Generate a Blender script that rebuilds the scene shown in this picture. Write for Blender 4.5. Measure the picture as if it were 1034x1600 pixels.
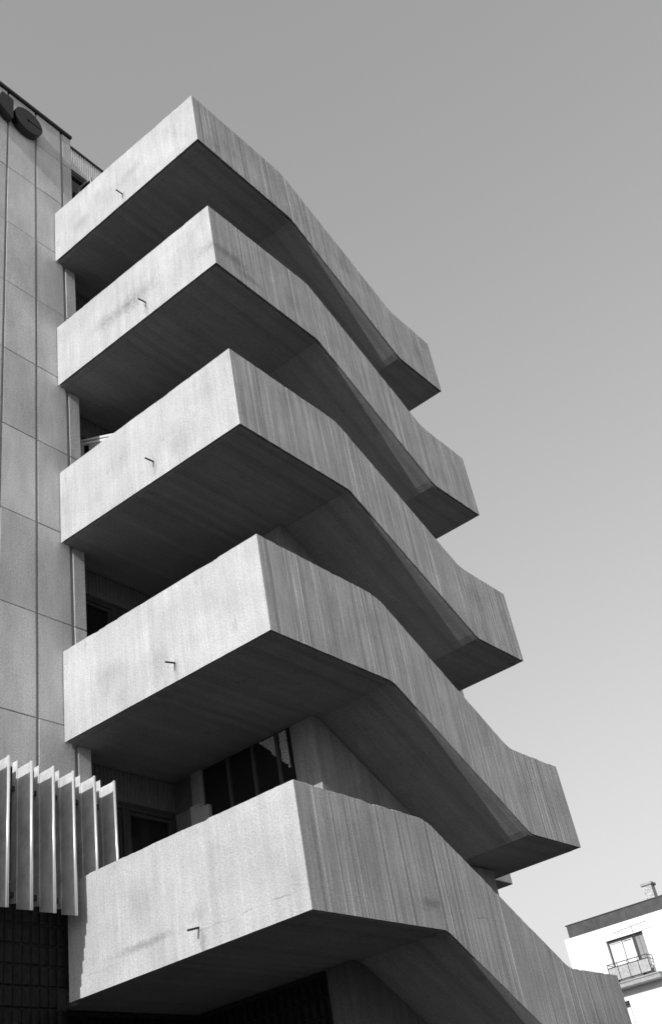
import bpy, bmesh, math, random
from mathutils import Vector, Matrix

random.seed(7)
for o in list(bpy.data.objects):
    bpy.data.objects.remove(o)
SC = bpy.context.scene
COL = SC.collection

# ------------------------------------------------------------------ camera
AZ, EL, ROLL = 1.00837129, 0.60250811, -0.19819302
fw = Vector((math.cos(EL)*math.sin(AZ), math.cos(EL)*math.cos(AZ), math.sin(EL)))
rt = fw.cross(Vector((0, 0, 1))).normalized()
up = rt.cross(fw)
cr, sr = math.cos(ROLL), math.sin(ROLL)
rt, up = cr*rt+sr*up, -sr*rt+cr*up
cd = bpy.data.cameras.new('camera')
cam = bpy.data.objects.new('camera', cd)
COL.objects.link(cam)
m = Matrix((rt, up, -fw)).transposed().to_4x4()
m.translation = Vector((-8.75245792, -6.67870777, -15.78615154))
cam.matrix_world = m
cd.sensor_fit = 'VERTICAL'
cd.sensor_height = 36.0
cd.lens = 36.0*1626.948/1600.0
cd.clip_start = 0.1
cd.clip_end = 2000
SC.camera = cam

# ------------------------------------------------------------------ light
SUN = Vector((-1.0, -0.080, 0.41)).normalized()          # towards the sun
elev = math.asin(SUN.z)
rot = math.atan2(SUN.x, SUN.y)
SKY_STRENGTH, SUN_STRENGTH, EXPOSURE = 0.10, 2.0, 0.84
SKY_GAMMA, SKY_GAIN = 0.66, 1.40
W = bpy.data.worlds.new('World')
SC.world = W
W.use_nodes = True
nt = W.node_tree
nt.nodes.clear()
sky = nt.nodes.new('ShaderNodeTexSky')
sky.sky_type = 'NISHITA'
sky.sun_disc = False
sky.sun_elevation = elev
sky.sun_rotation = rot
sky.air_density = 1.0
sky.dust_density = 2.5
sky.ozone_density = 1.0
sp = nt.nodes.new('ShaderNodeSeparateColor')              # black and white film, blue-sensitive
bw = nt.nodes.new('ShaderNodeMath')
bw.operation = 'POWER'
bw.inputs[1].default_value = SKY_GAMMA
ml = nt.nodes.new('ShaderNodeMath')
ml.operation = 'MULTIPLY'
ml.inputs[1].default_value = SKY_GAIN
bg = nt.nodes.new('ShaderNodeBackground')
bg.inputs['Strength'].default_value = SKY_STRENGTH
wo = nt.nodes.new('ShaderNodeOutputWorld')
nt.links.new(sky.outputs[0], sp.inputs[0])
nt.links.new(sp.outputs[2], bw.inputs[0])
nt.links.new(bw.outputs[0], ml.inputs[0])
nt.links.new(ml.outputs[0], bg.inputs['Color'])
nt.links.new(bg.outputs[0], wo.inputs['Surface'])
sl = bpy.data.lights.new('sun', 'SUN')
sl.energy = SUN_STRENGTH
sl.angle = math.radians(0.5)
sl.color = (1, 1, 1)
so = bpy.data.objects.new('sun', sl)
so.rotation_euler = SUN.to_track_quat('Z', 'Y').to_euler()
so.location = SUN*60
COL.objects.link(so)
SC.render.engine = 'CYCLES'
SC.view_settings.view_transform = 'Standard'
SC.view_settings.look = 'None'
SC.view_settings.gamma = 1
SC.view_settings.use_curve_mapping = False
SC.view_settings.exposure = EXPOSURE

# ------------------------------------------------------------------ materials
class NT:
    def __init__(s, name):
        s.m = bpy.data.materials.new(name)
        s.m.use_nodes = True
        s.t = s.m.node_tree
        s.b = s.t.nodes['Principled BSDF']
    def n(s, typ, **kw):
        x = s.t.nodes.new(typ)
        for k, v in kw.items():
            if k.startswith('i_'):
                k = k[2:]
                x.inputs[int(k) if k.isdigit() else k].default_value = v
            else:
                setattr(x, k, v)
        return x
    def l(s, a, b): s.t.links.new(a, b)
    def pos(s): return s.n('ShaderNodeNewGeometry').outputs['Position']
    def scale(s, vec, sc):
        x = s.n('ShaderNodeVectorMath', operation='MULTIPLY')
        s.l(vec, x.inputs[0]); x.inputs[1].default_value = sc
        return x.outputs[0]
    def noise(s, vec, sc, det=4, rough=.55):
        x = s.n('ShaderNodeTexNoise', i_Scale=sc, i_Detail=det, i_Roughness=rough)
        s.l(vec, x.inputs['Vector'])
        return x.outputs['Fac']
    def rng(s, v, a, b, c, d):
        x = s.n('ShaderNodeMapRange')
        s.l(v, x.inputs[0])
        for i, q in enumerate((a, b, c, d)): x.inputs[i+1].default_value = q
        return x.outputs[0]
    def math(s, op, a, b=None):
        x = s.n('ShaderNodeMath', operation=op)
        for i, q in enumerate((a, b)):
            if q is None: continue
            if isinstance(q, (int, float)): x.inputs[i].default_value = q
            else: s.l(q, x.inputs[i])
        return x.outputs[0]
    def col(s, v):
        x = s.n('ShaderNodeCombineColor')
        for i in range(3): s.l(v, x.inputs[i])
        s.l(x.outputs[0], s.b.inputs['Base Color'])
    def bump(s, h, strength, dist):
        x = s.n('ShaderNodeBump', i_Strength=strength, i_Distance=dist)
        s.l(h, x.inputs['Height'])
        s.l(x.outputs[0], s.b.inputs['Normal'])

def concrete(name, base=.40, streak=.10, bump=.35, board=.06, mottle=.22, line=.10, relief=1.0, soffit=False, joint=None, stains=()):
    q = NT(name)
    p = q.pos()
    sep = q.n('ShaderNodeSeparateXYZ'); q.l(p, sep.inputs[0])
    xy = sep.outputs[1] if soffit else q.math('ADD', sep.outputs[0], sep.outputs[1])
    # the joints of the form boards wander a little
    wob = q.math('MULTIPLY', q.math('SUBTRACT', q.noise(q.scale(p, (1, 1, .6)), .9, 2, .5), .5), .05)
    xw = q.math('ADD', xy, wob)
    blot = q.rng(q.noise(p, 1.3, 6, .65), .3, .72, 1-mottle*.6, 1+mottle*.4)
    wet = q.rng(q.noise(q.scale(p, (.9, 4, 4) if soffit else (5, 5, .55)), 1.6, 6, .62), .36, .62, 1-streak*1.6, 1+streak*.5)
    thin = q.noise(q.scale(p, (.8, 30, .8) if soffit else (30, 30, .8)), 1.3, 5, .7)
    lines = q.rng(thin, .34, .62, 1-line, 1+line)
    fine = q.rng(q.noise(p, 48, 3, .7), .3, .7, .76, 1.2)
    grit = q.rng(q.noise(p, 150, 2, .6), .32, .7, .74, 1.22)
    pits = q.rng(q.noise(p, 30, 3, .55), .27, .33, .5, 1)
    cell = q.math('FLOOR', q.math('MULTIPLY', xw, 9.4))
    wn = q.n('ShaderNodeTexWhiteNoise', noise_dimensions='1D'); q.l(cell, wn.inputs['W'])
    brd = q.rng(wn.outputs['Value'], 0, 1, 1-board, 1+board)
    # rusty dark runs here and there
    run = q.rng(q.noise(q.scale(p, (3.2, 3.2, 1.1)), 1.0, 8, .75), .60, .74, 1, .62)
    v = q.math('MULTIPLY', blot, wet)
    for z in (lines, fine, grit, pits, brd, run): v = q.math('MULTIPLY', v, z)
    if stains:                                             # damp and rust patches with ragged edges
        rag = q.noise(q.scale(p, (9, 9, 5)), 2.2, 8, .85)
        tot = None
        for (c, rad, k) in stains:
            sub = q.n('ShaderNodeVectorMath', operation='SUBTRACT'); q.l(p, sub.inputs[0]); sub.inputs[1].default_value = c
            dv = q.scale(sub.outputs[0], tuple(1/t for t in rad))
            ln = q.n('ShaderNodeVectorMath', operation='LENGTH'); q.l(dv, ln.inputs[0])
            e = q.math('ADD', ln.outputs['Value'], q.math('MULTIPLY', q.math('SUBTRACT', rag, .5), -5.0))
            mk = q.rng(e, .2, 1.3, 1-k, 1)
            tot = mk if tot is None else q.math('MULTIPLY', tot, mk)
        v = q.math('MULTIPLY', v, tot)
    if joint is not None:                                  # day joint of the pour, a wandering dark seam
        w = q.math('MULTIPLY', q.math('SUBTRACT', q.noise(q.scale(p, (1, 1, .2)), 2.2, 6, .6), .5), .16)
        dz = q.math('ABSOLUTE', q.math('ADD', q.math('SUBTRACT', sep.outputs[2], joint), w))
        seam = q.rng(dz, .002, .009, 1, 0)
        seam = q.math('MULTIPLY', seam, q.rng(q.noise(p, 3.1, 3, .6), .46, .66, 0, .42))
        v = q.math('MULTIPLY', v, q.math('SUBTRACT', 1, seam))
    v = q.math('MULTIPLY', v, base)
    q.col(v)
    q.b.inputs['Roughness'].default_value = .92
    h = q.math('ADD', q.math('MULTIPLY', q.noise(p, 70, 4, .7), .8), q.math('MULTIPLY', thin, 2.1*relief))
    h = q.math('ADD', h, q.math('MULTIPLY', wn.outputs['Value'], .25*relief))
    q.bump(h, bump, .006)
    return q.m

def plain(name, v, rough=.6, metal=0., var=.12, sc=9., bump=0., bsc=60, spec=.5, bd=.003):
    q = NT(name)
    p = q.pos()
    a = q.rng(q.noise(p, sc, 5, .6), .3, .7, v*(1-var), v*(1+var))
    q.col(a)
    q.b.inputs['Roughness'].default_value = rough
    q.b.inputs['Metallic'].default_value = metal
    q.b.inputs['Specular IOR Level'].default_value = spec
    if bump:
        q.bump(q.noise(p, bsc, 4, .65), bump, bd)
    return q.m

def stucco(name, base=.42):
    q = NT(name)
    p = q.pos()
    oi = q.n('ShaderNodeObjectInfo')
    each = q.rng(oi.outputs['Random'], 0, 1, .86, 1.08)
    big = q.rng(q.noise(q.scale(p, (1.6, 1.6, .6)), 1.5, 5, .6), .3, .7, .82, 1.14)
    gr = q.rng(q.noise(p, 45, 4, .75), .33, .68, .74, 1.2)
    rib = q.rng(q.noise(q.scale(p, (42, 42, 1.2)), 1.6, 3, .6), .3, .7, .95, 1.05)
    v = q.math('MULTIPLY', each, big)
    v = q.math('MULTIPLY', v, gr); v = q.math('MULTIPLY', v, rib)
    v = q.math('MULTIPLY', v, base)
    q.col(v)
    q.b.inputs['Roughness'].default_value = .95
    q.bump(q.noise(p, 30, 5, .75), .8, .009)
    return q.m

# stains seen on single parapets: centre, radii, strength
STAINS = [((0, 1.62, .62), (.3, .30, .16), .16), ((0, 3.0, .45), (.3, .22, .12), .16), ((0, 1.86, .12), (.2, .05, .16), .3),
          ((0, 1.68, -2.58), (.3, .42, .22), .30), ((0, 2.15, -2.62), (.3, .40, .16), .28), ((0, 2.6, -2.55), (.3, .3, .14), .18), ((0, 1.54, -2.98), (.2, .05, .16), .3),
          ((0, 1.05, -6.1), (.3, .25, .25), .13), ((0, 1.66, -6.25), (.2, .05, .16), .28), ((0, 2.3, -5.7), (.3, .2, .3), .10),
          ((0, 1.9, -9.35), (.3, .22, .3), .14), ((0, 1.58, -9.6), (.2, .05, .16), .3), ((0, 2.8, -9.1), (.3, .3, .16), .12),
          ((.35, 0, -2.75), (.55, .3, .12), .38), ((.8, 0, -2.95), (.35, .3, .10), .38), ((1.9, 0, -2.7), (.2, .3, .2), .2),
          ((4.2, 0, -.1), (.3, .3, .2), .2), ((6.4, 0, -1.0), (.3, .3, .3), .18), ((5.9, 0, -7.2), (.25, .3, .25), .18), ((1.4, 0, -9.0), (.25, .3, .3), .14), ((6.6, 0, -10.7), (.4, .3, .3), .14)]
STAINS4 = [((0, 2.45, -12.7), (.3, .5, .05), .35), ((0, 1.57, -12.62), (.3, .14, .12), .22), ((0, 1.55, -12.9), (.2, .05, .14), .35), ((0, 2.5, -12.2), (.3, .3, .3), .12),
           ((0, .6, -12.3), (.3, .3, .3), .08), ((1.2, 0, -12.2), (.3, .3, .4), .12), ((2.3, 0, -12.72), (.25, .3, .06), .35), ((6.4, 0, -14.2), (.8, .3, .5), .22)]
M = {}
M['concrete'] = concrete('board_marked_concrete', .55, .08, .50, .08, .30, .20, stains=STAINS)
M['concrete_low'] = concrete('board_marked_concrete_with_day_joint', .52, .08, .45, .06, .28, .17, joint=-12.79, stains=STAINS4)
M['concrete_end'] = concrete('smoother_end_concrete', .535, .045, .42, .035, .28, .09, .6, stains=STAINS)
M['concrete_end_low'] = concrete('smoother_end_concrete_with_day_joint', .50, .045, .42, .03, .28, .08, .6, joint=-12.79, stains=STAINS4)
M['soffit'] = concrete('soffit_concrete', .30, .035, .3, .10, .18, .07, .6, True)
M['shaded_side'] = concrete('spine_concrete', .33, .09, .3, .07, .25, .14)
M['deep_shade'] = concrete('spine_concrete_deep_shade', .12, .09, .3, .07, .25, .14)  # spine concrete with the deep shade under the lowest stair put into its colour
M['stucco'] = stucco('pebble_dash_panel', .70)
M['joint'] = plain('joint_mastic', .36, .8)
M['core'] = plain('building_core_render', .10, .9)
M['dark_metal'] = plain('dark_painted_metal', .03, .5)
M['letter_metal'] = plain('letter_black_sheet', .014, .45, var=.25)
M['ribbed_white'] = plain('white_ribbed_sheet', .85, .5)
M['setts'] = plain('dark_low_bounce_setts', .028, .9, var=.4, sc=8)
M['ribbed'] = plain('ribbed_sheet', .20, .55, .0)
M['wood'] = plain('dark_stained_frame', .07, .5)
M['white'] = plain('white_gloss_paint', .75, .35, var=.05)
M['fin'] = plain('light_enamel_fin', .68, .38, .25, var=.22, sc=5)
M['nose'] = plain('polished_fin_edge', .90, .30, .45, var=.03)
M['tile'] = plain('dark_glazed_tile', .010, .5, var=.6, sc=14, bump=.35, bsc=30, spec=.12)
M['mortar'] = plain('tile_grout', .03, .95, var=.4, sc=20, spec=.1)
M['asphalt'] = plain('asphalt', .075, .95, var=.3, sc=3, bump=.4, bsc=80)
M['rust'] = plain('rusty_iron', .03, .8, var=.3)
M['plaster'] = plain('white_plaster', .80, .9, var=.03, sc=2.5, bump=.1, bsc=40)
M['zinc'] = plain('weathered_zinc', .055, .6, .2, var=.35, sc=2.2)
M['rail'] = plain('grey_railing_paint', .06, .5)
M['slab'] = plain('balcony_concrete', .36, .9, var=.2, sc=6)
M['curtain'] = plain('white_net_curtain', .78, .9, var=.06, sc=8)
M['shutter'] = plain('grey_shutter', .30, .7, var=.12, sc=6)
M['panelcloth'] = plain('translucent_railing_sheet', .42, .8, var=.2, sc=7)
M['brickpale'] = plain('pale_chimney_brick', .45, .9, var=.5, sc=9, bump=.5, bsc=30)
M['mosaic'] = plain('stairwell_light_mosaic', .62, .8, var=.8, sc=60)
M['board'] = plain('grey_board', .45, .8, var=.08)

def glassmat(name, v=.02):
    q = NT(name)
    q.b.inputs['Base Color'].default_value = (v, v, v, 1)
    q.b.inputs['Roughness'].default_value = .06
    q.b.inputs['Specular IOR Level'].default_value = .35
    return q.m
M['glass'] = glassmat('dark_window_glass')

# ------------------------------------------------------------------ helpers
def empty(name, loc, label, cat, group=None, rz=0):
    o = bpy.data.objects.new(name, None)
    o.empty_display_size = .2
    o.location = loc
    o.rotation_euler = (0, 0, rz)
    COL.objects.link(o)
    o['label'] = label
    o['category'] = cat
    if group: o['group'] = group
    return o

class MB:
    """collects faces in world coordinates"""
    def __init__(s): s.v = []; s.f = []
    def add(s, vs, fs):
        b = len(s.v)
        s.v += [tuple(v) for v in vs]
        s.f += [tuple(i+b for i in f) for f in fs]
        return s
    def box(s, x0, x1, y0, y1, z0, z1):
        return s.add([(x0, y0, z0), (x1, y0, z0), (x1, y1, z0), (x0, y1, z0), (x0, y0, z1), (x1, y0, z1), (x1, y1, z1), (x0, y1, z1)],
                     [(3, 2, 1, 0), (4, 5, 6, 7), (0, 1, 5, 4), (1, 2, 6, 5), (2, 3, 7, 6), (3, 0, 4, 7)])
    def obox(s, o, a, b, c):
        o, a, b, c = map(Vector, (o, a, b, c))
        return s.add([o, o+a, o+a+b, o+b, o+c, o+a+c, o+a+b+c, o+b+c],
                     [(3, 2, 1, 0), (4, 5, 6, 7), (0, 1, 5, 4), (1, 2, 6, 5), (2, 3, 7, 6), (3, 0, 4, 7)])
    def prism(s, poly, d):
        """polygon of 3d points swept by vector d"""
        n = len(poly); d = Vector(d)
        vs = [Vector(p) for p in poly]
        vs += [p+d for p in vs]
        fs = [tuple(range(n))[::-1], tuple(range(n, 2*n))]
        fs += [(i, (i+1) % n, (i+1) % n+n, i+n) for i in range(n)]
        return s.add(vs, fs)
    def rings(s, rings, closed_caps=True):
        n = len(rings[0]); b = len(s.v)
        for r in rings: s.v += [tuple(p) for p in r]
        for k in range(len(rings)-1):
            for i in range(n):
                j = (i+1) % n
                s.f.append((b+k*n+i, b+k*n+j, b+(k+1)*n+j, b+(k+1)*n+i))
        if closed_caps:
            s.f.append(tuple(b+i for i in range(n))[::-1])
            s.f.append(tuple(b+(len(rings)-1)*n+i for i in range(n)))
        return s
    def tube(s, pts, r, seg=8):
        pts = [Vector(p) for p in pts]
        rs = []
        for i, p in enumerate(pts):
            a = pts[max(i-1, 0)]; c = pts[min(i+1, len(pts)-1)]
            t = (c-a).normalized()
            u = t.cross(Vector((0, 0, 1)))
            if u.length < 1e-3: u = Vector((1, 0, 0))
            u.normalize(); w = t.cross(u)
            rs.append([p+(u*math.cos(2*math.pi*k/seg)+w*math.sin(2*math.pi*k/seg))*r for k in range(seg)])
        return s.rings(rs)
    def build(s, name, mat, parent, bevel=0., smooth=False, kind=None, label=None, under=None):
        me = bpy.data.meshes.new(name)
        P = parent.matrix_basis if parent else Matrix()
        if parent and parent.parent: P = parent.parent.matrix_basis @ P
        inv = P.inverted()
        me.from_pydata([inv @ Vector(v) for v in s.v], [], s.f)
        bm = bmesh.new(); bm.from_mesh(me)
        bmesh.ops.recalc_face_normals(bm, faces=bm.faces)
        if bevel:
            bmesh.ops.bevel(bm, geom=[e for e in bm.edges if e.calc_face_angle(0) > .6], offset=bevel, segments=2, affect='EDGES', clamp_overlap=True)
        bm.to_mesh(me); bm.free()
        me.materials.append(M[mat])
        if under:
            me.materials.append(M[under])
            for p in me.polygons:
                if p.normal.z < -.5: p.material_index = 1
        if smooth:
            for p in me.polygons: p.use_smooth = True
        o = bpy.data.objects.new(name, me)
        COL.objects.link(o)
        if parent: o.parent = parent
        if kind: o['kind'] = kind
        if label: o['label'] = label
        return o

def inst(src, loc, parent):
    o = src.copy()
    COL.objects.link(o)
    o.parent = parent
    o.location = loc
    return o

# ------------------------------------------------------------------ ground
GZ = -17.4
g = MB().add([(-400, -400, GZ), (400, -400, GZ), (400, 400, GZ), (-400, 400, GZ)], [(0, 1, 2, 3)]).build('ground', 'asphalt', None, kind='structure')
pv = MB().box(-14, 14, -5.6, 5.5, GZ-.05, GZ+.13).build('pavement', 'setts', None, kind='structure')  # unseen paving, made dark and wide to cut bounce onto the undersides

# ------------------------------------------------------------------ the concrete stair, five storeys
HS = [0, -3.2, -6.440, -9.739, -13.018]
# corner heights read per storey (front plane x,z relative to the landing; side plane y,z)
LV = [
 dict(A=1.271, F=(2.488, 1.385), H=(5.655, -.240), I=(7.075, -.256), J=(7.060, -1.667), G=(5.50, -1.690), E=(2.503, .012), B=-.027, C=1.381, D=-.015),
 dict(A=1.384, F=(2.563, 1.460), H=(5.634, -.217), I=(7.097, -.270), J=(7.106, -1.673), G=(5.51, -1.700), E=(2.531, .011), B=-.005, C=1.425, D=.018),
 dict(A=1.388, F=(2.524, 1.405), H=(5.591, -.205), I=(7.110, -.217), J=(7.107, -1.614), G=(5.55, -1.643), E=(2.490, -.010), B=-.055, C=1.370, D=-.005),
 dict(A=1.403, F=(2.583, 1.407), H=(5.551, -.285), I=(7.125, -.254), J=(7.160, -1.629), G=(5.52, -1.652), E=(2.546, .018), B=-.007, C=1.410, D=.014),
 dict(A=1.399, F=(2.580, 1.375), H=(5.552, -.240), I=(7.081, -.270), J=(7.100, -1.640), G=(5.54, -1.655), E=(2.549, .006), B=.005, C=1.405, D=.009)]
T = .15
WALL_X, SP0, SP1 = 2.37, 1.32, 1.74
FAC_Y = 3.754

def poly_fn(pts, w):
    def lin(x):
        for (x0, z0), (x1, z1) in zip(pts, pts[1:]):
            if x <= x1 or (x1, z1) == pts[-1]:
                return z0+(z1-z0)*(x-x0)/(x1-x0)
    def f(x):
        return sum(lin(x+w*k/4) for k in range(-4, 5))/9
    return f

def boards(x0, x1, step, amp, rnd):
    """stations along a board-marked face: (x, offset) with a small step at each board joint"""
    xs = []
    x = x0
    off = rnd.uniform(-amp, amp)
    while x < x1-.02:
        wd = rnd.uniform(.75, 1.3)*step
        xe = min(x+wd, x1)
        if x1-xe < step*.4: xe = x1
        tilt = rnd.uniform(-amp, amp)*.5
        n = max(2, int((xe-x)/.045))
        for k in range(n+1):
            t = k/n
            xx = x+(xe-x)*t
            if k == 0 and x > x0: xx += .005
            if k == n and xe < x1: xx -= .005
            xs.append((xx, off+tilt*(t-.5)))
        # a low ridge of cement that bled through the joint
        if xe < x1 and rnd.random() < .55:
            xs.append((xe, off-rnd.uniform(.0006, .0026)))
        off = rnd.uniform(-amp, amp)
        x = xe
    return xs

def profile(o, zb, zt, jt):
    return [(o, zb), (o+.008, zb), (o+.010, zb+.06), (.052, zb+.06), (.052, zb+.001), (T, zb+.001), (T, zt), (.012, zt+jt), (o, zt+jt-.010)]

STAIR_LABELS = [
 'topmost concrete balcony and stair flight, seen whole against the open sky',
 'concrete balcony and stair flight next below the topmost one',
 'middle of the five concrete stairs, a white window sash showing above its balcony',
 'concrete balcony and stair flight whose soffit shelters the glazed door beside the white fins',
 'lowest and largest concrete stair, shaded by white fins at its left end']

def build_stair(i):
    h = HS[i]; L = LV[i]; rnd = random.Random(40+i)
    root = empty('concrete_stair', (0, 0, h), STAIR_LABELS[i], 'stairs', 'stacked concrete stair flights')
    ex = L['J'][0]
    cm = 'concrete_low' if i == 4 else 'concrete'
    bot = poly_fn([(-1, L['B']-(L['E'][1]-L['B'])/L['E'][0]), L['E'], L['G'], (ex+1, L['J'][1]+(L['J'][1]-L['G'][1]))], .07)
    b0 = poly_fn([(-1, L['B']), L['E'], L['G'], (ex+1, L['J'][1])], .07)
    top = poly_fn([(-1, L['A']-(L['F'][1]-L['A'])/L['F'][0]), L['F'], L['H'], (ex+1, L['I'][1])], .14)
    # front parapet (faces the street)
    rings = []
    jit = 0
    st = boards(0, ex, .105, .0021, rnd)
    for k, (x, o) in enumerate(st):
        jit = .75*jit+rnd.uniform(-.0022, .0022)-(rnd.uniform(.006, .014) if rnd.random() < .05 else 0)
        z0, z1 = h+bot(x), h+top(x)
        tx = x*(1+(L['I'][0]/ex-1)) if x > ex-.3 else x
        pr = profile(o, z0, z1, jit)
        if x > ex-.04:                                   # the drip groove stops short of the end
            pr[2], pr[3] = (pr[2][0], z0+.001), (pr[3][0], z0+.001)
        if x <= .16:                                     # mitre to the side parapet
            rings.append([(max(x, yy), yy, zz) for yy, zz in pr])
        elif x >= ex-.001:
            rings.append([(x-(ex-L['I'][0] if zz > z1-.1 else 0), yy, zz) for yy, zz in pr])
        else:
            rings.append([(x, yy, zz) for yy, zz in pr])
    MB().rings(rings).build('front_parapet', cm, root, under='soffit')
    # side parapet (catches the sun)
    fb = lambda y: h+L['B']+(L['D']-L['B'])*y/FAC_Y
    ft = lambda y: h+L['A']+(L['C']-L['A'])*y/FAC_Y
    rings = []
    jit = 0
    for k, (y, o) in enumerate(boards(0, FAC_Y-.012, .115, .0016, rnd)):
        jit = .75*jit+rnd.uniform(-.0022, .0022)-(rnd.uniform(.006, .014) if rnd.random() < .05 else 0)
        if y < .2: jit *= .3
        pr = profile(o if y > .05 else o*.2, fb(y), ft(y), jit)
        rings.append([(xx, max(y, xx) if y <= .16 else y, zz) for xx, zz in pr])
    MB().rings(rings).build('side_parapet', cm.replace('concrete', 'concrete_end'), root, under='soffit')
    # landing in front of the door
    zl = h+.006
    MB().box(T+.001, L['E'][0], T+.001, 4.10, zl, zl+.20).build('landing_slab', 'soffit', root)
    # flight with steps: soffit twists a little lower towards its foot
    ix0, ix1 = L['E'][0]+.001, L['G'][0]-.001
    N = 24
    rings = []
    for k in range(N+1):
        x = ix0+(ix1-ix0)*k/N
        d = .018*max(0, (k/N-.40)/.60)
        wy = .060+.050*max(0, (k/N-.40)/.60)
        zb = h+b0(x)
        zb2 = zb-.0006
        stepz = h+.206-1.646*min(1, (int((k/N)*10-1e-6)+1)/10)+.02
        stepz = max(stepz, zb+.08)
        rings.append([(x, T+.001, zb2), (x, .056, zb2), (x, wy, zb-d-.001), (x, SP0, zb-d-.001), (x, SP0, stepz), (x, T+.001, stepz)])
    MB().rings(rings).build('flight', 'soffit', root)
    # half landing
    zm = h+(L['G'][1]+L['J'][1])/2+.006
    ga, ja = h+L['G'][1]+.006, h+L['J'][1]+.004
    MB().prism([(L['G'][0], T+.001, ga), (ex-T-.001, T+.001, ja), (ex-T-.001, T+.001, ja+.2), (L['G'][0], T+.001, ga+.2)], (0, 3.9, 0)).build('half_landing', 'soffit', root)
    # end parapet on the half landing
    MB().box(ex-T, ex-.003, T+.002, 4.05, h+L['J'][1]+.002, h+L['I'][1]).build('end_parapet', 'concrete', root, under='soffit')
    # return flight behind the spine wall
    z_end = HS[i+1]+.006 if i < 4 else zm-1.64
    pl = [(L['G'][0]-.002, SP1+.002, zm), (2.56, SP1+.002, z_end), (2.56, SP1+.002, z_end+.20)]
    for k in range(10):
        xx = 2.56+(L['G'][0]-2.562)*(k+1)/10
        zz = z_end+.20+(zm-z_end)*(k+1)/10
        x_prev = 2.56+(L['G'][0]-2.562)*k/10
        pl += [(x_prev, SP1+.002, zz), (xx, SP1+.002, zz)]
    MB().prism(pl, (0, 4.0-SP1, 0)).build('return_flight', 'soffit', root)
    # spine wall under this flight
    zn = HS[i+1] if i < 4 else GZ+.13
    if i < 4:
        Ln = LV[i+1]
        poly = [(WALL_X, SP0, h), (L['E'][0], SP0, h), (L['G'][0], SP0, h-1.66), (6.58, SP0, h-1.66),
                (6.58, SP0, zn-1.42), (L['G'][0], SP0, zn-1.42), (2.56, SP0, zn+.22), (WALL_X, SP0, zn+.21)]
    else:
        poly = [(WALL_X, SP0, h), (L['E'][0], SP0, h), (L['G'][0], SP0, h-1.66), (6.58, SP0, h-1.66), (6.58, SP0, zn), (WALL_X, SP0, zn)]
    MB().prism(poly, (0, SP1-SP0, 0)).build('spine_wall', 'shaded_side' if i < 4 else 'deep_shade', root)
    # iron spout
    py, pz = [(1.884, .239), (1.553, .339), (1.674, .311), (1.596, .264), (1.585, .270)][i]
    dz = [-.036, -.040, -.018, -.036, -.046][i]
    MB().tube([(.02, py, h+pz), (-.165, py+.004*(i-2), h+pz+dz)], .0125).build('drain_spout', 'rust', root, smooth=True)
    return root

for i in range(5):
    build_stair(i)

# ------------------------------------------------------------------ the office block
office = empty('office_building', (0, 0, GZ), 'tall office block clad in pale pebble-dash panels, left behind the concrete stairs', 'building')
XE = 12.03
# body: upper storeys, and the set-back lower ones
MB().box(-9, XE-.03, 4.46, 14, -10.245, 4.22).build('core_wall', 'core', office)
MB().box(-9, 11.0, 5.4, 14, GZ, -10.246).build('lower_wall', 'core', office)
MB().box(-9, 0.44, 3.774, 4.455, -10.243, 4.22).build('panel_backing', 'joint', office)
MB().box(7.30, XE-.02, 3.774, 4.455, -10.243, 4.22).build('panel_backing', 'joint', office)
ZJ = [4.245, 3.205, 1.828, .232, -1.36, -2.98, -4.61, -6.24, -7.84, -9.47, -10.243]
XC = [(-3.16, -2.485), (-2.44, -1.815), (-1.77, -1.14), (-1.095, -.465), (-.42, .185)]
for x0, x1 in XC:
    for zt, zb in zip(ZJ, ZJ[1:]):
        y0 = FAC_Y+random.uniform(-.004, .004)
        MB().box(x0, x1, y0, 3.774, zb+.0045, zt-.0045).build('facade_panel', 'stucco', office, bevel=.006)
for zt, zb in zip(ZJ, ZJ[1:]):
    MB().box(.238, .470, FAC_Y-.002, 3.774, zb+.005, zt-.005).build('corner_panel', 'stucco', office, bevel=.008)
for x0 in (7.3, 8.24, 9.18, 10.12, 11.06):
    for zt, zb in zip(ZJ, ZJ[1:]):
        MB().box(x0+.01, x0+.92, FAC_Y, 3.774, zb+.0045, zt-.0045).build('facade_panel', 'stucco', office, bevel=.006)
MB().box(-9, -3.2, FAC_Y, 3.80, -10.243, 4.245).build('facade_field', 'stucco', office)
cp = MB()
cp.prism([(-9, 3.70, 4.25), (.475, 3.70, 4.25), (.475, 3.70, 4.325), (-9, 3.70, 4.325)], (0, .9, 0))
cp.build('coping', 'dark_metal', office, bevel=.006)

# inner return of the recess, ribbed lintels, doors and glazed screens for each storey
def ribbed(x0, x1, y, z0, z1, pitch=.075):
    b = MB()
    n = int((x1-x0)/pitch)
    pts = []
    for k in range(n):
        xa = x0+(x1-x0)*k/n; w = (x1-x0)/n
        pts += [(xa, y, 0), (xa+w*.42, y, 0), (xa+w*.5, y+.022, 0), (xa+w*.92, y+.022, 0)]
    pts += [(x1, y, 0), (x1, y+.05, 0), (x0, y+.05, 0)]
    b.prism([(p[0], p[1], z0) for p in pts], (0, 0, z1-z0))
    return b

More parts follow.
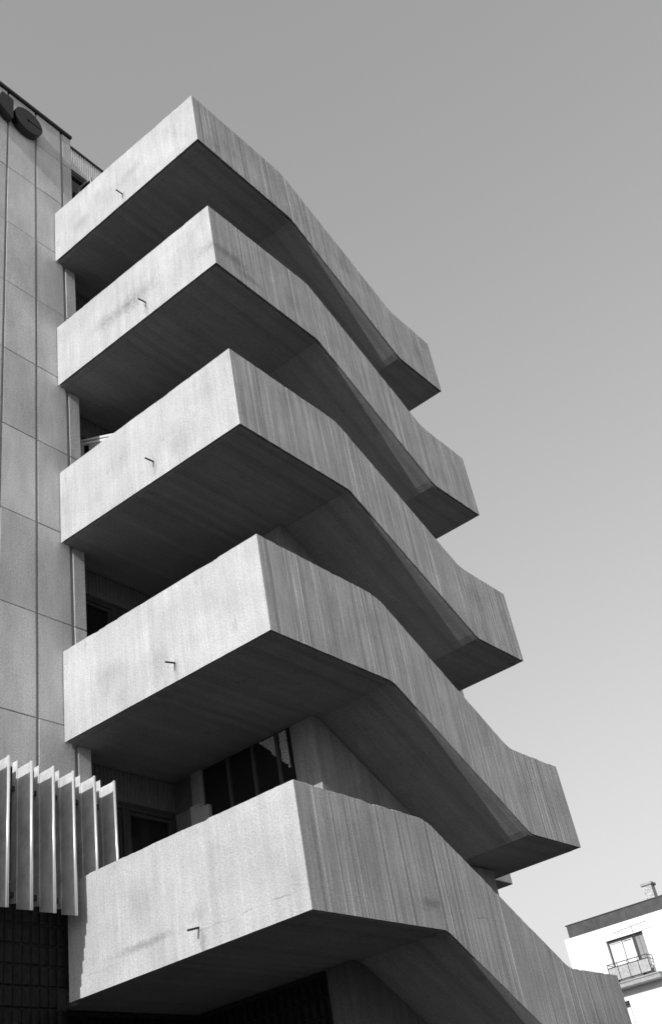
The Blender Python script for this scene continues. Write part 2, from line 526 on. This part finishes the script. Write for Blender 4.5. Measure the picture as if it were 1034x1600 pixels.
RY = 4.10
def recess(i):
    zf = HS[i]+.206                     # landing floor
    zc = HS[i-1]+.006 if i else None    # soffit above
    if i == 0:
        ribbed(.475, 2.30, RY, 3.865, 4.62, .062).build('ribbed_panel', 'ribbed_white', office, kind='stuff')
        MB().box(.475, 2.34, RY-.03, RY+.12, 4.62, 4.665).build('coping', 'dark_metal', office)
        zh = 3.865
    else:
        zh = zc-.46
        ribbed(.475, 2.365, RY, zh, zc-.004, .075).build('ribbed_panel', 'ribbed', office, kind='stuff')
    # door with side light
    d = MB()
    fr = .055
    xs = [.49, 1.36, 2.355]
    d.box(xs[0], xs[2], RY-.02, RY+.06, zh-.05, zh-.004)
    for k in range(2):
        a, b = xs[k], xs[k+1]
        d.box(a, a+fr, RY-.02, RY+.06, zf, zh-.052)
        d.box(b-fr-.002, b-.002, RY-.02, RY+.06, zf, zh-.052)
        d.box(a+fr+.001, b-fr-.003, RY-.015, RY+.055, zh-.115, zh-.053)
        d.box(a+fr+.001, b-fr-.003, RY-.015, RY+.055, zf, zf+.12)
        # inner leaf frame
        d.box(a+fr+.012, a+fr+.055, RY, RY+.05, zf+.121, zh-.125)
        d.box(b-fr-.058, b-fr-.015, RY, RY+.05, zf+.121, zh-.125)
        d.box(a+fr+.057, b-fr-.060, RY, RY+.05, zh-.178, zh-.126)
    door = d.build('door', 'wood', office, bevel=.004)
    for k in range(2):
        MB().box(xs[k]+fr+.002, xs[k+1]-fr-.004, RY+.052, RY+.065, zf+.05, zh-.06).build('pane', 'glass', door)
    MB().tube([(2.20, RY-.015, zf+1.0), (2.20, RY-.07, zf+1.0), (2.10, RY-.07, zf+1.0)], .012).build('handle', 'dark_metal', door)
    # wall on the right of the landing: concrete jamb, then glass between posts up to the spine wall
    ztop = (zc if i else 2.6)-.003
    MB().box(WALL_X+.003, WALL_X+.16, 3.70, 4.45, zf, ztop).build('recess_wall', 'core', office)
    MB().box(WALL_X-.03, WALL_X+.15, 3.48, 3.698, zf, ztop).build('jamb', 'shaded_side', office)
    if i == 0: return
    ys = [3.478, 2.95, 2.46, 2.00, SP1+.003]
    for k in range(1, 4):
        MB().box(WALL_X-.02, WALL_X+.05, ys[k]-.028, ys[k]+.028, zf, ztop).build('mullion', 'wood', office)
    for k in range(4):
        MB().box(WALL_X+.012, WALL_X+.024, ys[k+1]+.029*(k < 3), ys[k]-.029*(k > 0), zf, ztop).build('glass_pane', 'glass', office)
for i in range(5):
    recess(i)
# low ribbed radiator guard and board by the door of the fourth landing
z0 = HS[4]+.206
b = MB()
for k in range(9):
    y = 4.04-.036*k
    b.box(WALL_X-.05-.012*(k % 2), WALL_X+.0, y-.034, y, z0, -10.262)
b.build('ribbed_guard', 'ribbed', office)
MB().box(WALL_X-.075, WALL_X-.034, 3.52, 3.715, z0, -10.25).build('board', 'board', office)
MB().box(WALL_X-.10, WALL_X-.032, 3.33, 3.518, z0, -10.335).build('board', 'board', office)
# pale mosaic set into the screen, standing in for light from the stairwell
b = MB()
for r in range(22):
    for c in range(16):
        y = 2.34-.033*c; z = -9.76-.033*r
        if z < -9.78-(2.30-y)*1.12: continue
        if 1.972 < y < 2.03 or y < SP1+.035: continue
        dx = random.uniform(0, .012)
        b.box(WALL_X-.004-dx, WALL_X+.010, y-.027, y, z-.027, z)
b.build('stairwell_light_infill', 'mosaic', office, kind='stuff')

def sash(name, p0, p1, zt, zb, mat_in, parent, w=.05, mat_fr='white'):
    """opened window leaf: frame between two plan points"""
    a = Vector((p0[0], p0[1], 0)); c = Vector((p1[0], p1[1], 0))
    u = (c-a).normalized(); n = Vector((-u.y, u.x, 0))*.045
    L_ = (c-a).length
    b = MB()
    z = Vector((0, 0, 1))
    for lo, hi in ((zt-w, zt), (zt-2.6*w, zt-1.45*w), (zb, zb+w)):
        b.obox(a+z*lo, u*L_, n, z*(hi-lo))
    b.obox(a+z*(zb+w), u*w, n, z*(zt-zb-3.7*w))
    b.obox(a+u*(L_-w)+z*(zb+w), u*w, n, z*(zt-zb-3.7*w))
    b.obox(a+u*(L_-w)+z*(zt-1.44*w), u*w, n, z*(.43*w))
    f = b.build(name, mat_fr, parent, bevel=.004)
    MB().obox(a+u*(w+.09)+n*.35+z*(zb+w), u*(L_-2*w-.1), n*.3, z*(zt-zb-3.65*w)).build('pane', mat_in, f)
    return f
sash('window_sash', (.755, 4.08), (1.20, 3.36), -3.765, -5.0, 'board', office)
sash('window_sash', (.93, 4.09), (.93, 3.68), 3.36, 1.7, 'glass', office, .03, 'board')

# soot-dark glazed tiles of the lower walls
MB().box(-9, -.01, 3.79, 4.3, GZ, -10.245).build('tile_backing', 'mortar', office)
MB().box(-.009, WALL_X, 4.02, 4.3, GZ, -13.03).build('tile_backing', 'mortar', office)
MB().box(WALL_X+.02, WALL_X+.2, SP1+.003, 4.3, GZ, -13.03).build('tile_backing', 'mortar', office)
MB().box(0.0, .474, 4.02, 4.3, -12.8, -10.245).build('tile_backing', 'mortar', office)
def tile_mesh(w, h, d):
    b = MB()
    nx = 4
    rings = []
    for z, ins in ((0, .012), (.012, 0), (h-.012, 0), (h, .012)):
        r = []
        for k in range(nx+1):
            t = k/nx
            bulge = d*(.35+.65*math.sin(math.pi*t))*(1 if ins == 0 else .35)
            r.append((w*t, -bulge, z))
        r += [(w, .004, z), (0, .004, z)]
        rings.append(r)
    return b.rings(rings)
tw, th = .127, .2325
tsrc = tile_mesh(tw-.010, th-.014, .017)
first = None
def put_tile(x, y, z, rz):
    global first
    if first is None:
        first = tsrc.build('wall_tile', 'tile', None)
        first.parent = office
        o = first
    else:
        o = first.copy(); COL.objects.link(o)
    o.location = (x, y, z-GZ)
    o.rotation_euler = (random.uniform(-.02, .02), random.uniform(-.008, .008), rz+random.uniform(-.03, .03))
for r in range(-3, 6):
    z = -12.148-th*(r+1)+.007+th
    for c in range(11):
        x = -.018-tw*(c+1)+.005
        if c == 0 and r in (3,): continue
        put_tile(x, 3.785, z-th, 0)
for r in range(5):
    for c in range(18):
        put_tile(WALL_X+.016, 4.015-tw*c-.005, -13.075-th*(r+1), -math.pi/2)
for r in range(3):
    for c in range(18):
        put_tile(.02+tw*c+.005, 4.015, -13.075-th*(r+1), 0)

# ------------------------------------------------------------------ sun louvre beside the lowest balcony
louvre = empty('sun_louvre', (-1.0, FAC_Y, -12.12), 'row of upright white metal sun fins hung on the facade above the dark tiles', 'sunshade')
fins = [.532, .186, -.166, -.490, -.826, -1.166, -1.505, -1.845, -2.185, -2.525, -2.865, -3.205, -3.545]
for k, x in enumerate(fins):
    b = MB()
    dx = random.uniform(-.008, .008)
    b.add([], [])
    b.prism([(x, 3.402, -12.122), (x, 3.670, -12.035), (x, 3.670, -10.300), (x, 3.402, -10.300)], (.010, 0, 0))
    f = b.build('fin', 'fin', louvre)
    MB().prism([(x-.010, 3.655, -11.975), (x-.010, 3.782, -11.94), (x-.010, 3.752, -10.19), (x-.010, 3.655, -10.19)], (.008, 0, 0)).build('fin_bracket', 'fin', louvre)
    MB().tube([(x+.005, 3.396, -12.125), (x+.005+dx*.3, 3.396, -10.298)], .020, 12).build('edge_tube', 'nose', f, smooth=True)
for z in (-10.55, -11.86):
    MB().box(-3.7, .60, 3.700, 3.735, z-.03, z+.03).build('fixing_rail', 'dark_metal', louvre)

# ------------------------------------------------------------------ roof sign letters
def to_prism(poly, y0, y1): return MB().prism([(x, y0, z) for x, z in poly], (0, y1-y0, 0))
LY0, LY1 = 3.580, 3.742
cx, cz, R = -.742, 3.475, .335
pts = []
for k in range(57):                                   # disc with a slot to its centre, a heavy C
    a = math.radians(2.2)+(2*math.pi-math.radians(4.4))*k/56
    pts.append((cx+R*math.cos(a), cz+R*math.sin(a)))
r2 = .034
for k in range(13):
    a = math.radians(-22)-(2*math.pi-math.radians(44))*k/12
    pts.append((cx-.015+r2*math.cos(a), cz+.005+r2*math.sin(a)))
lc = empty('sign_letter', (cx, LY1, cz-R), 'round black letter C of the roof sign, right end of the lettering', 'sign letter', 'black rooftop sign letters')
to_prism(pts, LY0, LY1).build('letter_body', 'letter_metal', lc, bevel=.004)
ox, oz = .072, .145
NP = [(-1.471, 3.645), (-1.44, 3.661), (-1.245, 3.661), (-1.191, 3.632), (-1.191, 3.025), (-1.21, 3.005), (-1.51, 3.19), (-1.88, 3.40), (-1.88, 3.0), (-2.1, 3.0), (-2.1, 3.655), (-1.80, 3.655), (-1.50, 3.48)]
ll = empty('sign_letter', (-1.6+ox, LY1, 3.0+oz), 'black roof-sign letter N left of the round C, cut off by the picture edge', 'sign letter', 'black rooftop sign letters')
to_prism([(x+ox, z+oz) for x, z in NP], LY0, LY1).build('letter_body', 'letter_metal', ll, bevel=.004)

# ------------------------------------------------------------------ the white apartment house beyond
AB = Vector((46.53, 18.73, 0))
AU = Vector((.035, -.99939, 0)); AN = Vector((-.99939, -.035, 0)); AZv = Vector((0, 0, 1))
def ap(u, off, z): return AB+AU*u+AN*off+AZv*z
def abox(b, u0, u1, o0, o1, z0, z1): return b.obox(ap(u0, o0, z0), AU*(u1-u0), AN*(o1-o0), AZv*(z1-z0))
house = empty('apartment_house', tuple(ap(4, 0, GZ)), 'white plastered apartment house with zinc roof edge and one balcony, far right', 'building')
DU0, DU1, DZ1 = 1.99, 4.05, -5.345
ST = -7.52
LW = (.75, 2.28, -9.9, -8.29)           # lower window
w = MB()
abox(w, -.25, DU0, -.35, 0, ST-.25, -4.66)
abox(w, DU1, 14, -.35, 0, ST-.25, -4.66)
abox(w, DU0, DU1, -.35, 0, DZ1, -4.66)
abox(w, -.25, LW[0], -.35, 0, GZ, ST-.25)
abox(w, LW[1], 14, -.35, 0, GZ, ST-.25)
abox(w, LW[0], LW[1], -.35, 0, LW[3], ST-.25)
abox(w, LW[0], LW[1], -.35, 0, GZ, LW[2])
abox(w, -.25, 14, -9, -.5, GZ, -4.66)
abox(w, DU0, DU1, -.35, .0, ST-.25, ST-.02)
w.build('wall', 'plaster', house)
# zinc fascia in sheets
us = [.03, 1.50, 3.46, 5.36, 7.3, 9.2, 11.1, 13.6]
for a, c in zip(us, us[1:]):
    b = MB()
    abox(b, a+.012, c-.012, -.28, -.05+random.uniform(-.012, .012), -4.655, -4.03)
    b.build('fascia_sheet', 'zinc', house, bevel=.006)
b = MB()
for a in us[1:-1]: abox(b, a-.03, a+.03, -.25, -.022, -4.65, -4.03)
b.build('sheet_seam', 'zinc', house)
b = MB(); abox(b, -.02, 13.7, -9, -.015, -4.028, -3.985); b.build('roof_edge', 'dark_metal', house)
b = MB(); abox(b, .1, 13.5, -8.9, -.30, -4.6, -4.03); b.build('roof', 'zinc', house)
# balcony door
b = MB()
FO = -.20
for u0, u1 in ((DU0, DU0+.07), (3.37, 3.53), (DU1-.06, DU1)):
    abox(b, u0, u1, FO-.06, FO+.03, ST, DZ1-.002)
abox(b, DU0, DU1, FO-.06, FO+.05, DZ1-.12, DZ1)
fr = b.build('door_frame', 'dark_metal', house)
b = MB()
for u0, u1 in ((2.07, 2.12), (2.70, 2.76), (2.80, 2.86), (3.31, 3.365)):
    abox(b, u0, u1, FO-.05, FO+.02, ST, DZ1-.125)
for z0, z1 in ((DZ1-.175, DZ1-.125), (ST, ST+.5)):
    for u0, u1 in ((2.121, 2.699), (2.861, 3.309)):
        abox(b, u0, u1, FO-.05, FO+.015, z0, z1)
b.build('door_leaf', 'white', fr)
for u0, u1 in ((2.122, 2.698), (2.862, 3.308)):
    b = MB(); n = 14
    pl = []
    for k in range(n+1):
        u = u0+(u1-u0)*k/n
        pl.append(ap(u, FO-.02+.012*math.sin(k*2.2), ST+.502))
    pl += [ap(u1, FO-.05, ST+.502), ap(u0, FO-.05, ST+.502)]
    b.prism(pl, AZv*(DZ1-.18-random.uniform(.01, .03)-ST-.502)).build('curtain', 'curtain', fr)
b = MB()
for u0, u1 in ((3.532, 3.70), (3.704, 3.86), (3.864, 3.988)):
    abox(b, u0, u1, FO-.05, FO-.01, ST, DZ1-.121)
b.build('shutter', 'shutter', fr)
b = MB(); abox(b, DU0+.05, DU1, -.499, -.36, ST, DZ1); b.build('reveal', 'core', house)
# balcony
b = MB()
abox(b, 1.56, 4.55, .001, .82, ST-.25, ST-.05)
abox(b, 1.53, 4.58, .001, .86, ST-.049, ST+.03)
bal = b.build('balcony_slab', 'slab', house, bevel=.015)
RU0, RU1, RO = 1.95, 4.17, .74
b = MB()
def rod(p, q, r=.016): b.tube([p, q], r, 6)
for z in (-6.58, -6.75, -7.38):
    rod(ap(RU0, RO, z), ap(RU1, RO, z), .022)
    rod(ap(RU1, RO, z), ap(RU1, 0, z), .022)
    rod(ap(RU0, RO, z), ap(RU0, 0, z), .022)
for u in (RU0, 2.50, 3.05, 3.62, RU1):
    rod(ap(u, RO, ST), ap(u, RO, -6.58), .018)
rail = b.build('railing', 'rail', house)
for u0, u1 in ((RU0+.02, 2.48), (2.52, 3.03), (3.07, 3.60), (3.64, RU1-.02)):
    q = MB(); abox(q, u0, u1, RO-.008, RO-.001, -7.36, -6.77)
    q.build('railing_sheet', 'panelcloth', rail)
# lower window
b = MB()
abox(b, LW[0], LW[1], -.25, -.12, LW[3]-.10, LW[3])
abox(b, LW[0], LW[1], -.2, -.1, LW[3]-.24, LW[3]-.18)
abox(b, LW[1]-.07, LW[1], -.25, -.14, LW[2], LW[3]-.101)
fr = b.build('window_frame', 'dark_metal', house)
b = MB(); abox(b, LW[0], LW[1]-.072, -.26, -.2, LW[2], LW[3]-.25); b.build('blind', 'curtain', fr)
# chimney
b = MB(); abox(b, 4.42, 4.90, -1.75, -1.20, -4.03, -3.05)
chim = b.build('chimney', 'brickpale', house)
b = MB(); abox(b, 4.34, 4.98, -1.83, -1.12, -3.05, -2.93); b.build('chimney_cap', 'slab', chim)
# television aerial standing on the balcony
ant = empty('tv_aerial', tuple(ap(3.78, .60, ST+.03)), 'thin television aerial rising from the far balcony in front of the white wall', 'antenna')
b = MB(); rod(ap(3.78, .6, ST+.03), ap(3.78, .6, -5.02), .013); b.build('mast', 'rail', ant)
b = MB(); rod(ap(2.75, .6, -5.18), ap(4.6, .6, -5.06), .011); b.build('boom', 'rail', ant)
for k in range(9):
    u = 2.8+.22*k; z = -5.18+.12*(u-2.75)/1.85
    b = MB(); rod(ap(u, .6, z-.26), ap(u, .6, z+.26), .006); b.build('element', 'rail', ant)
